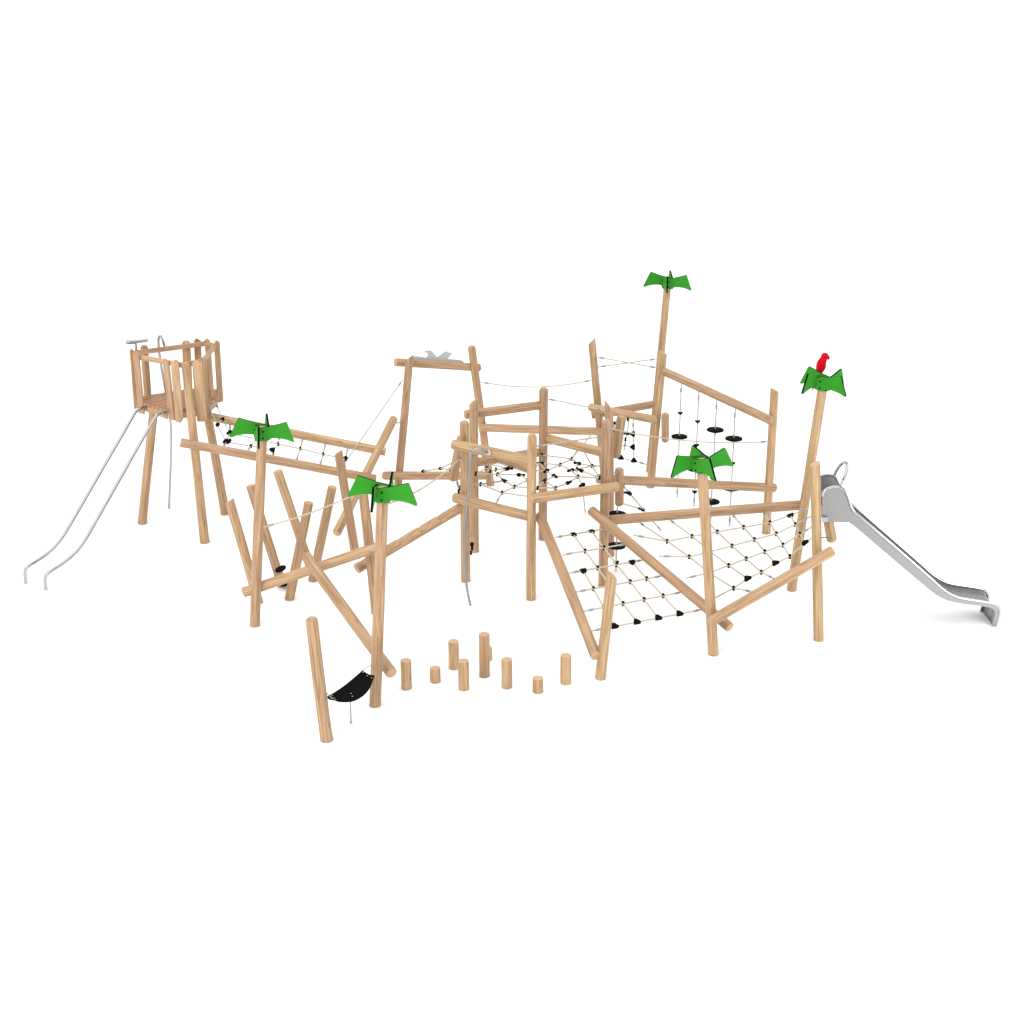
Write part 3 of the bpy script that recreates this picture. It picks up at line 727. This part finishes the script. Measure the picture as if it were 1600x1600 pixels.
# ================================================================== front rope ramp and big net
F2a, F2b = at(843.5, 806, c3g.y + .16), at(931, 1025, 17.72)
F3a, F3b = at(922.5, 796.5, 20.84), at(1140.5, 980.5, 18.62)
F4a, F4b = at(1108, 972, 18.33), at(1302, 860, 18.80)
F5a, F5b = at(942, 813.5, 21.15), at(1258, 788.5, 21.05)
o = beam('sloping log forming the left edge of the front rope ramp', F2a, F2b, r=.075)
brod(o, at(932, 1009, 17.72), at(942, 1009, 17.72))
beam('sloping log forming the right edge of the front rope ramp, resting by the front right palm', F3a, F3b, r=.073, ea='soft')
beam('rising log from the front right palm foot up to the slide post', F4a, F4b, r=.074, ea='soft', eb='soft')
o = beam('long upper log carrying the big rope net between the middle tower and the slide palm', F5a, F5b, r=.076)
o = log('grab_log', at(1300.5, 848, 19.35), at(1290, 790, 19.75), .072, .072, 'dome', 'flat', bend=0)
tag(o, 'short round-ended log bolted under the steel slide entrance', 'grab log')
brod(o, at(1294, 840, 19.3), at(1283, 840, 19.1))
RP = thing('climbing_net', 'inclined rope net of the front ramp strung between two sloping logs', 'net', (F2b + F3b) / 2, 'rope nets of the climbing frame')
s3 = lambda x, y: (830 + x / 4.571, 780 + y / 4.571)
rows = [((175, 272), (545, 208)), ((222, 398), (690, 318)), ((273, 527), (805, 433)), ((322, 662), (942, 546)), ((377, 800), (1085, 662)), ((430, 941), (1222, 788))]
RW = []
for i_, (l, r) in enumerate(rows):
    lp, rp = s3(*l), s3(*r)
    a_ = on(F2a, F2b, lp[0] - 4); b_ = on(F3a, F3b, rp[0] + 4) if i_ else at(953, 825.3, c5g.y - .02)
    RW.append((at(*lp, a_.y), at(*rp, b_.y)))
def rowpt(i, x):
    a, b = RW[i]; return on(a, b, 830 + x / 4.571)
cols = [[(0, 300), (1, 385), (2, 475), (3, 562), (4, 657), (5, 755)], [(0, 430), (1, 520), (2, 611), (3, 708), (4, 807), (5, 908)], [(2, 720), (3, 825), (4, 943), (5, 1060)], [(2, 372), (3, 445), (4, 517), (5, 597)]]
paths = [[a, b] for a, b in RW]; CP_ = []
for c in cols:
    P = [rowpt(i, x) for i, x in c]; CP_.append(P); paths.append(P)
ropes('rope_net', paths, RP)
for a, b in RW: fitting(a, b, RP); fitting(b, a, RP)
for c, P in zip(cols, CP_):
    for j, (p, (i, x)) in enumerate(zip(P, c)):
        rd = RW[i][1] - RW[i][0]
        if j == 0: tee(p, RP, rd, P[1] - P[0])
        elif j == len(P) - 1: tee(p, RP, rd, P[-2] - P[-1])
        else: clamp(p, RP, (0, .3, 1))
BN = thing('climbing_net', 'big sagging rope net hanging from the long upper log behind the front right palm', 'net', at(1140, 900, 19.6), 'rope nets of the climbing frame')
yr = [20.35, 19.85, 19.35, 18.85]
def b_(r, x, y): 
    base = yr[r] if r >= 0 else 21.0
    f = max(0, (x - 1150) / 110.0); tgt = [20.6, 20.2, 19.8, 19.4][r] if r >= 0 else 21.0
    return at(x, y, base + (tgt - base) * min(1, f))
R1_ = [b_(0, *p) for p in ((989.5, 836), (1042.4, 845.6), (1081.4, 838), (1121, 831), (1162, 823.8), (1203, 816.6), (1235, 805), (1264, 793.5))]
R2_ = [b_(1, *p) for p in ((1029.5, 869), (1077, 870), (1110, 862), (1144, 853), (1178.8, 843), (1213, 834), (1242.5, 819.5), (1267, 807))]
R3_ = [b_(2, *p) for p in ((1071, 903.5), (1108, 895), (1138.6, 883.6), (1166, 873), (1195, 862), (1223.4, 851.7), (1249.7, 834.6), (1269, 823))]
R4_ = [b_(3, *p) for p in ((1112, 937), (1146.4, 919), (1168, 904), (1189.6, 894), (1211.5, 880), (1234, 869.7), (1258, 848), (1271, 839))]
top_ = [on(F5a, F5b, x) - Vector((0, .05, .055)) for x in (998, 1046, 1098, 1144, 1192.5)]
colsB = [[top_[0], R1_[1], R2_[1], R3_[1], R4_[1], at(1178, 925, 18.55)], [top_[1], R1_[2], R2_[2], R3_[2], R4_[2]], [top_[2], R1_[3], R2_[3], R3_[3], R4_[3], at(1209, 904, 18.62)],
         [top_[3], R1_[4], R2_[4], R3_[4], R4_[4]], [top_[4], R1_[5], R2_[5], R3_[5], R4_[5]], [R1_[6], R2_[6], R3_[6], R4_[6]]]
ropes('rope_net', [R1_, R2_, R3_, R4_] + colsB, BN)
for R in (R1_, R2_, R3_):
    fitting(R[0], R[1], BN)
for R in (R1_, R2_, R3_, R4_): fitting(R[-1], R[-2], BN)
fitting(colsB[0][-1], R4_[1], BN); fitting(colsB[2][-1], R4_[3], BN)
for t_, R in zip(top_, (R1_[1], R1_[2], R1_[3], R1_[4], R1_[5])): fitting(t_, R, BN)
tees = {(0, 6), (3, 2), (3, 4), (3, 6)}
for ri, R in enumerate((R1_, R2_, R3_, R4_)):
    for j in range(1, 7):
        if (ri, j) in tees:
            oth = (R2_ if ri == 0 else R3_)[j]; tee(R[j], BN, R[j + 1] - R[j - 1], oth - R[j])
        else: clamp(R[j], BN, (0, .2, 1))

# ================================================================== steel slide
SL = thing('slide', 'stainless steel playground slide with high entrance sides and hoop', 'slide', gp(1555, 979))
YN, YF = 19.50, 20.06
up_ = [(1285, 775), (1286.3, 769.5), (1290, 765.5), (1296, 762.6), (1303, 761), (1310, 761.2), (1316, 763.3), (1320.5, 767.5), (1324, 774), (1327, 783), (1330, 792), (1334.5, 799.5), (1342, 806.2), (1400, 856), (1452, 901.5), (1466, 914.5), (1476, 922.5), (1486, 928.7), (1498, 933.8), (1512, 936.8), (1530, 939.5), (1546, 942), (1554, 944), (1559.5, 948), (1562.3, 954), (1562.6, 960), (1556.5, 980)]
lw_ = [(1285, 815.5), (1326.5, 816.2), (1340, 826.2), (1400, 877.5), (1440, 911.5), (1452, 921.3), (1461, 928.3), (1471, 934.3), (1482, 938.8), (1498, 942.2), (1516, 944.8), (1534, 947.2), (1545, 949), (1551, 951.5), (1554.3, 955.5), (1554.8, 961), (1549, 979.6)]
o0 = origin(SL)
UPW = [at(x, y, YN) for x, y in up_]; LWW = [at(x, y, YN) for x, y in lw_]
def shift(p, Y): return Vector((p.x, Y, p.z)) - o0
for Y, s in ((YN, 1), (YF, -1)):
    bm = bmesh.new()
    out = UPW + LWW[::-1]
    lo = [bm.verts.new(shift(p, Y)) for p in out]; hi = [bm.verts.new(shift(p, Y + .006)) for p in out]; m_ = len(out)
    for tri in tessellate_polygon([[Vector((p.x, p.z, 0)) for p in out]]):
        bm.faces.new([lo[k] for k in tri]); bm.faces.new([hi[k] for k in tri])
    for i in range(m_): bm.faces.new((lo[i], hi[i], hi[(i + 1) % m_], lo[(i + 1) % m_]))
    sp = new_obj('side_panel', bm_mesh(bm, 'side_panel', False), SL, BRUSH)
    r = tube('rim', smooth_path([Vector((p.x, Y + .003, p.z)) for p in UPW[:-1]], 3) + [Vector((UPW[-1].x, Y + .003, UPW[-1].z))], .0215, CHROME, SL, 10); r.parent = sp
# chute floor: sheet between the sides, just above their lower edge
bm = bmesh.new(); lift = [Vector((0, 0, .045))] * (len(LWW))
prof = [p + Vector((0, 0, .05)) for p in LWW[:9]] + [p + Vector((0, 0, .035)) for p in LWW[9:11]] + [at(x, y, YN) for x, y in ((1534, 944.2), (1546, 946), (1553, 948.6), (1557.2, 953), (1558.3, 960), (1553.2, 979.6))]
prof = smooth_path(prof, 3)
A_ = [bm.verts.new(shift(p, YN + .007)) for p in prof]; B_ = [bm.verts.new(shift(p, YF - .001)) for p in prof]
for i in range(len(prof) - 1): bm.faces.new((A_[i], A_[i + 1], B_[i + 1], B_[i]))
me = bm_mesh(bm, 'chute', True, 60); ch = new_obj('chute', me, SL, BRUSH); md = ch.modifiers.new('thick', 'SOLIDIFY'); md.thickness = .005
hp = []
a0, a1 = at(1303, 744, YF), at(1313, 761.5, YN)
hx = at(1321, 722.5, (YN + YF) / 2 + .1)
hp = [at(1304.2, 741.5, YF), at(1307.5, 734.5, YF - .03), at(1313.5, 726.5, YF - .10), at(1319.5, 722.6, YF - .20), at(1323.3, 725.5, YN + .24), at(1322.8, 735, YN + .12), at(1319.5, 745.5, YN + .05), at(1314, 760.5, YN)]
tube('hoop', hp, .0235, CHROME, SL, 12, smooth=5)
board('bracket', at(1284.5, 812, YN - .03), at(1293.5, 812, YN - .03), .075, .03, (0, 1, 0), SL, m=PLATE)

# ================================================================== hammock seat
HB = thing('hammock_seat', 'black rubber hammock seat slung between the lone front post and the front palm', 'hammock', gp(548, 1129.5))
fe = smooth_path([at(511, 1088.4, 16.14), at(528, 1078, 16.32), at(545, 1065.5, 16.5), at(558, 1054.5, 16.68), at(566.5, 1047, 16.84)], 5)
ne = smooth_path([at(519.5, 1091.5, 16.02), at(531, 1095.8, 16.12), at(550, 1095.6, 16.26), at(566, 1088, 16.42), at(577.5, 1075, 16.55), at(584.5, 1055, 16.70)], 4)
cl = [(a_ + b_) / 2 for a_, b_ in zip(fe, ne)]
o0 = origin(HB); bm = bmesh.new(); rowsM = []
for a_, b_ in zip(fe, ne):
    rowsM.append([bm.verts.new(a_.lerp(b_, (s + 1) / 2) - o0 - Vector((0, 0, .02 * (1 - s * s)))) for s in (-1, -.5, 0, .5, 1)])
for A, B in zip(rowsM, rowsM[1:]):
    for j in range(4): bm.faces.new((A[j], A[j + 1], B[j + 1], B[j]))
mt = new_obj('mat', bm_mesh(bm, 'mat', True, 60), HB, RUBBER); md = mt.modifiers.new('thick', 'SOLIDIFY'); md.thickness = .012
def _riv():
    bm = bmesh.new(); v = bmesh.ops.create_uvsphere(bm, u_segments=10, v_segments=6, radius=.011)['verts']; bmesh.ops.scale(bm, vec=(1, 1, .6), verts=v)
    me = bm_mesh(bm, 'rivet', True, 60); me.materials.append(STEEL); return me
RIV = _riv(); NL = len(cl) - 1
for fi, ss in ((.95, (-.75, 0, .75)), (.08, (-.7, 0, .7)), (.45, (.05, .4))):
    i = round(fi * NL)
    for s in ss:
        c = fe[i].lerp(ne[i], (s + 1) / 2)
        p = place('rivet', RIV, c + Vector((0, -.006, .008 - .02 * (1 - s * s))), HB); p.parent = mt
for c_ in (fe[-1], ne[-1]): tube('hanger_cable', [c_, at(580, 1038.5, 16.86)], .0075, FERR, HB, 8)
for c_ in (fe[0], ne[0]): tube('hanger_cable', [c_, at(508, 1081, 16.03)], .0075, FERR, HB, 8)
rod('ground_pin', gp(548.5, 1129.5), at(547.3, 1090, gp(548.5, 1129.5).y), HB, .009)
place('pin_foot', BOLT, gp(548.5, 1129.5) + Vector((0, 0, .004)), HB)

# black foot discs beside the leaning posts
def foothold(label, px, py, Y, d):
    t = thing('foot_disc', label, 'foot disc', at(px, py, Y), 'black foot discs by the leaning posts')
    o = place('disc', DISC, at(px, py, Y), t, d); o.scale = (.62, .62, .9)
    rod('stud', at(px, py, Y), at(px, py, Y) - Vector(d).normalized() * .09, t, .014)
foothold('upper tilted black foot disc just above the low balance log', 438.5, 889.5, 20.80, (-.35, -.1, 1))
foothold('lower black foot disc, mostly hidden under the low balance log', 446, 911.5, 20.95, (-.25, -.1, 1))

# ================================================================== stepping posts
GS = 'round stepping posts on the open floor at the front'
for px, yb, yt, lab in (
        (635.2, 1075.3, 1031.5, 'knee-high stepping post nearest the front palm, leftmost of the group'),
        (680.4, 1065, 1043.3, 'short squat stepping post between the leftmost one and the middle pair'),
        (709, 1044, 1001.3, 'stepping post just behind and left of another one it overlaps'),
        (724.6, 1076.6, 1032.2, 'stepping post standing in front of a farther one, overlapping its right side'),
        (757, 1056.2, 990.4, 'tallest stepping post of the group, rising in its middle'),
        (760.8, 1031, 1010.8, 'stepping post almost hidden behind the tallest one'),
        (791.8, 1073.8, 1030, 'stepping post with strong dark grain, right of the tallest one'),
        (840.4, 1080.8, 1058.8, 'short squat stepping post nearest the viewer on the right'),
        (883.8, 1067.4, 1023.4, 'stepping post at the right end of the group, near the rope ramp')):
    g_ = gp(px, yb); t_ = at(px, yt, g_.y); t_.x = g_.x
    tag(log('stepping_post', g_, t_, .0725, .0725), lab, 'stepping post', GS)

# ================================================================== LIGHT, WORLD, CAMERA
w = bpy.data.worlds.new('World'); S.world = w; w.use_nodes = True
nt = w.node_tree; L = nt.links; bg = nt.nodes['Background']
tc = N(nt, 'ShaderNodeTexCoord'); sx = N(nt, 'ShaderNodeSeparateXYZ'); L.new(tc.outputs['Generated'], sx.inputs[0])
# a white studio dome with a dark band high up between its lit wall and its lit top
r = ramp(nt, [(.0, (1.25, 1.25, 1.25)), (.44, (1.25, 1.25, 1.25)), (.47, (.01, .01, .01)), (.63, (.01, .01, .01)), (.66, (1.95, 1.95, 1.95))])
L.new(sx.outputs['Z'], r.inputs[0]); L.new(r.outputs[0], bg.inputs['Color']); bg.inputs['Strength'].default_value = 1.0
ld = bpy.data.lights.new('softbox', 'AREA'); ld.energy = 2600; ld.size = 9; ld.color = (1, .985, .96)
lo_ = bpy.data.objects.new('softbox', ld); COL.objects.link(lo_); lo_.location = (-11, 1, 14)
lo_.rotation_euler = (Vector((0, 20.5, 1)) - lo_.location).to_track_quat('-Z', 'Y').to_euler()
l2 = bpy.data.lights.new('slide_shadow_fill', 'AREA'); l2.energy = 85; l2.size = 1.8; l2.color = (1, .99, .97)  # added fill lamp out of view, lightens the floor shadow under the slide
l2o = bpy.data.objects.new('slide_shadow_fill', l2); COL.objects.link(l2o); l2o.location = (8.7, 16.9, 1.6)
l2o.rotation_euler = (Vector((6.4, 19.9, 0)) - l2o.location).to_track_quat('-Z', 'Y').to_euler()
cam = bpy.data.cameras.new('Camera'); cam.lens = 50; cam.sensor_width = 36; cam.clip_end = 2000
co = bpy.data.objects.new('Camera', cam); COL.objects.link(co); co.location = (0, 0, H)
co.rotation_euler = (math.radians(90) - PITCH, 0, 0); S.camera = co
S.render.engine = 'CYCLES'
S.view_settings.view_transform = 'Standard'; S.view_settings.look = 'None'; S.view_settings.exposure = 0; S.view_settings.gamma = 1
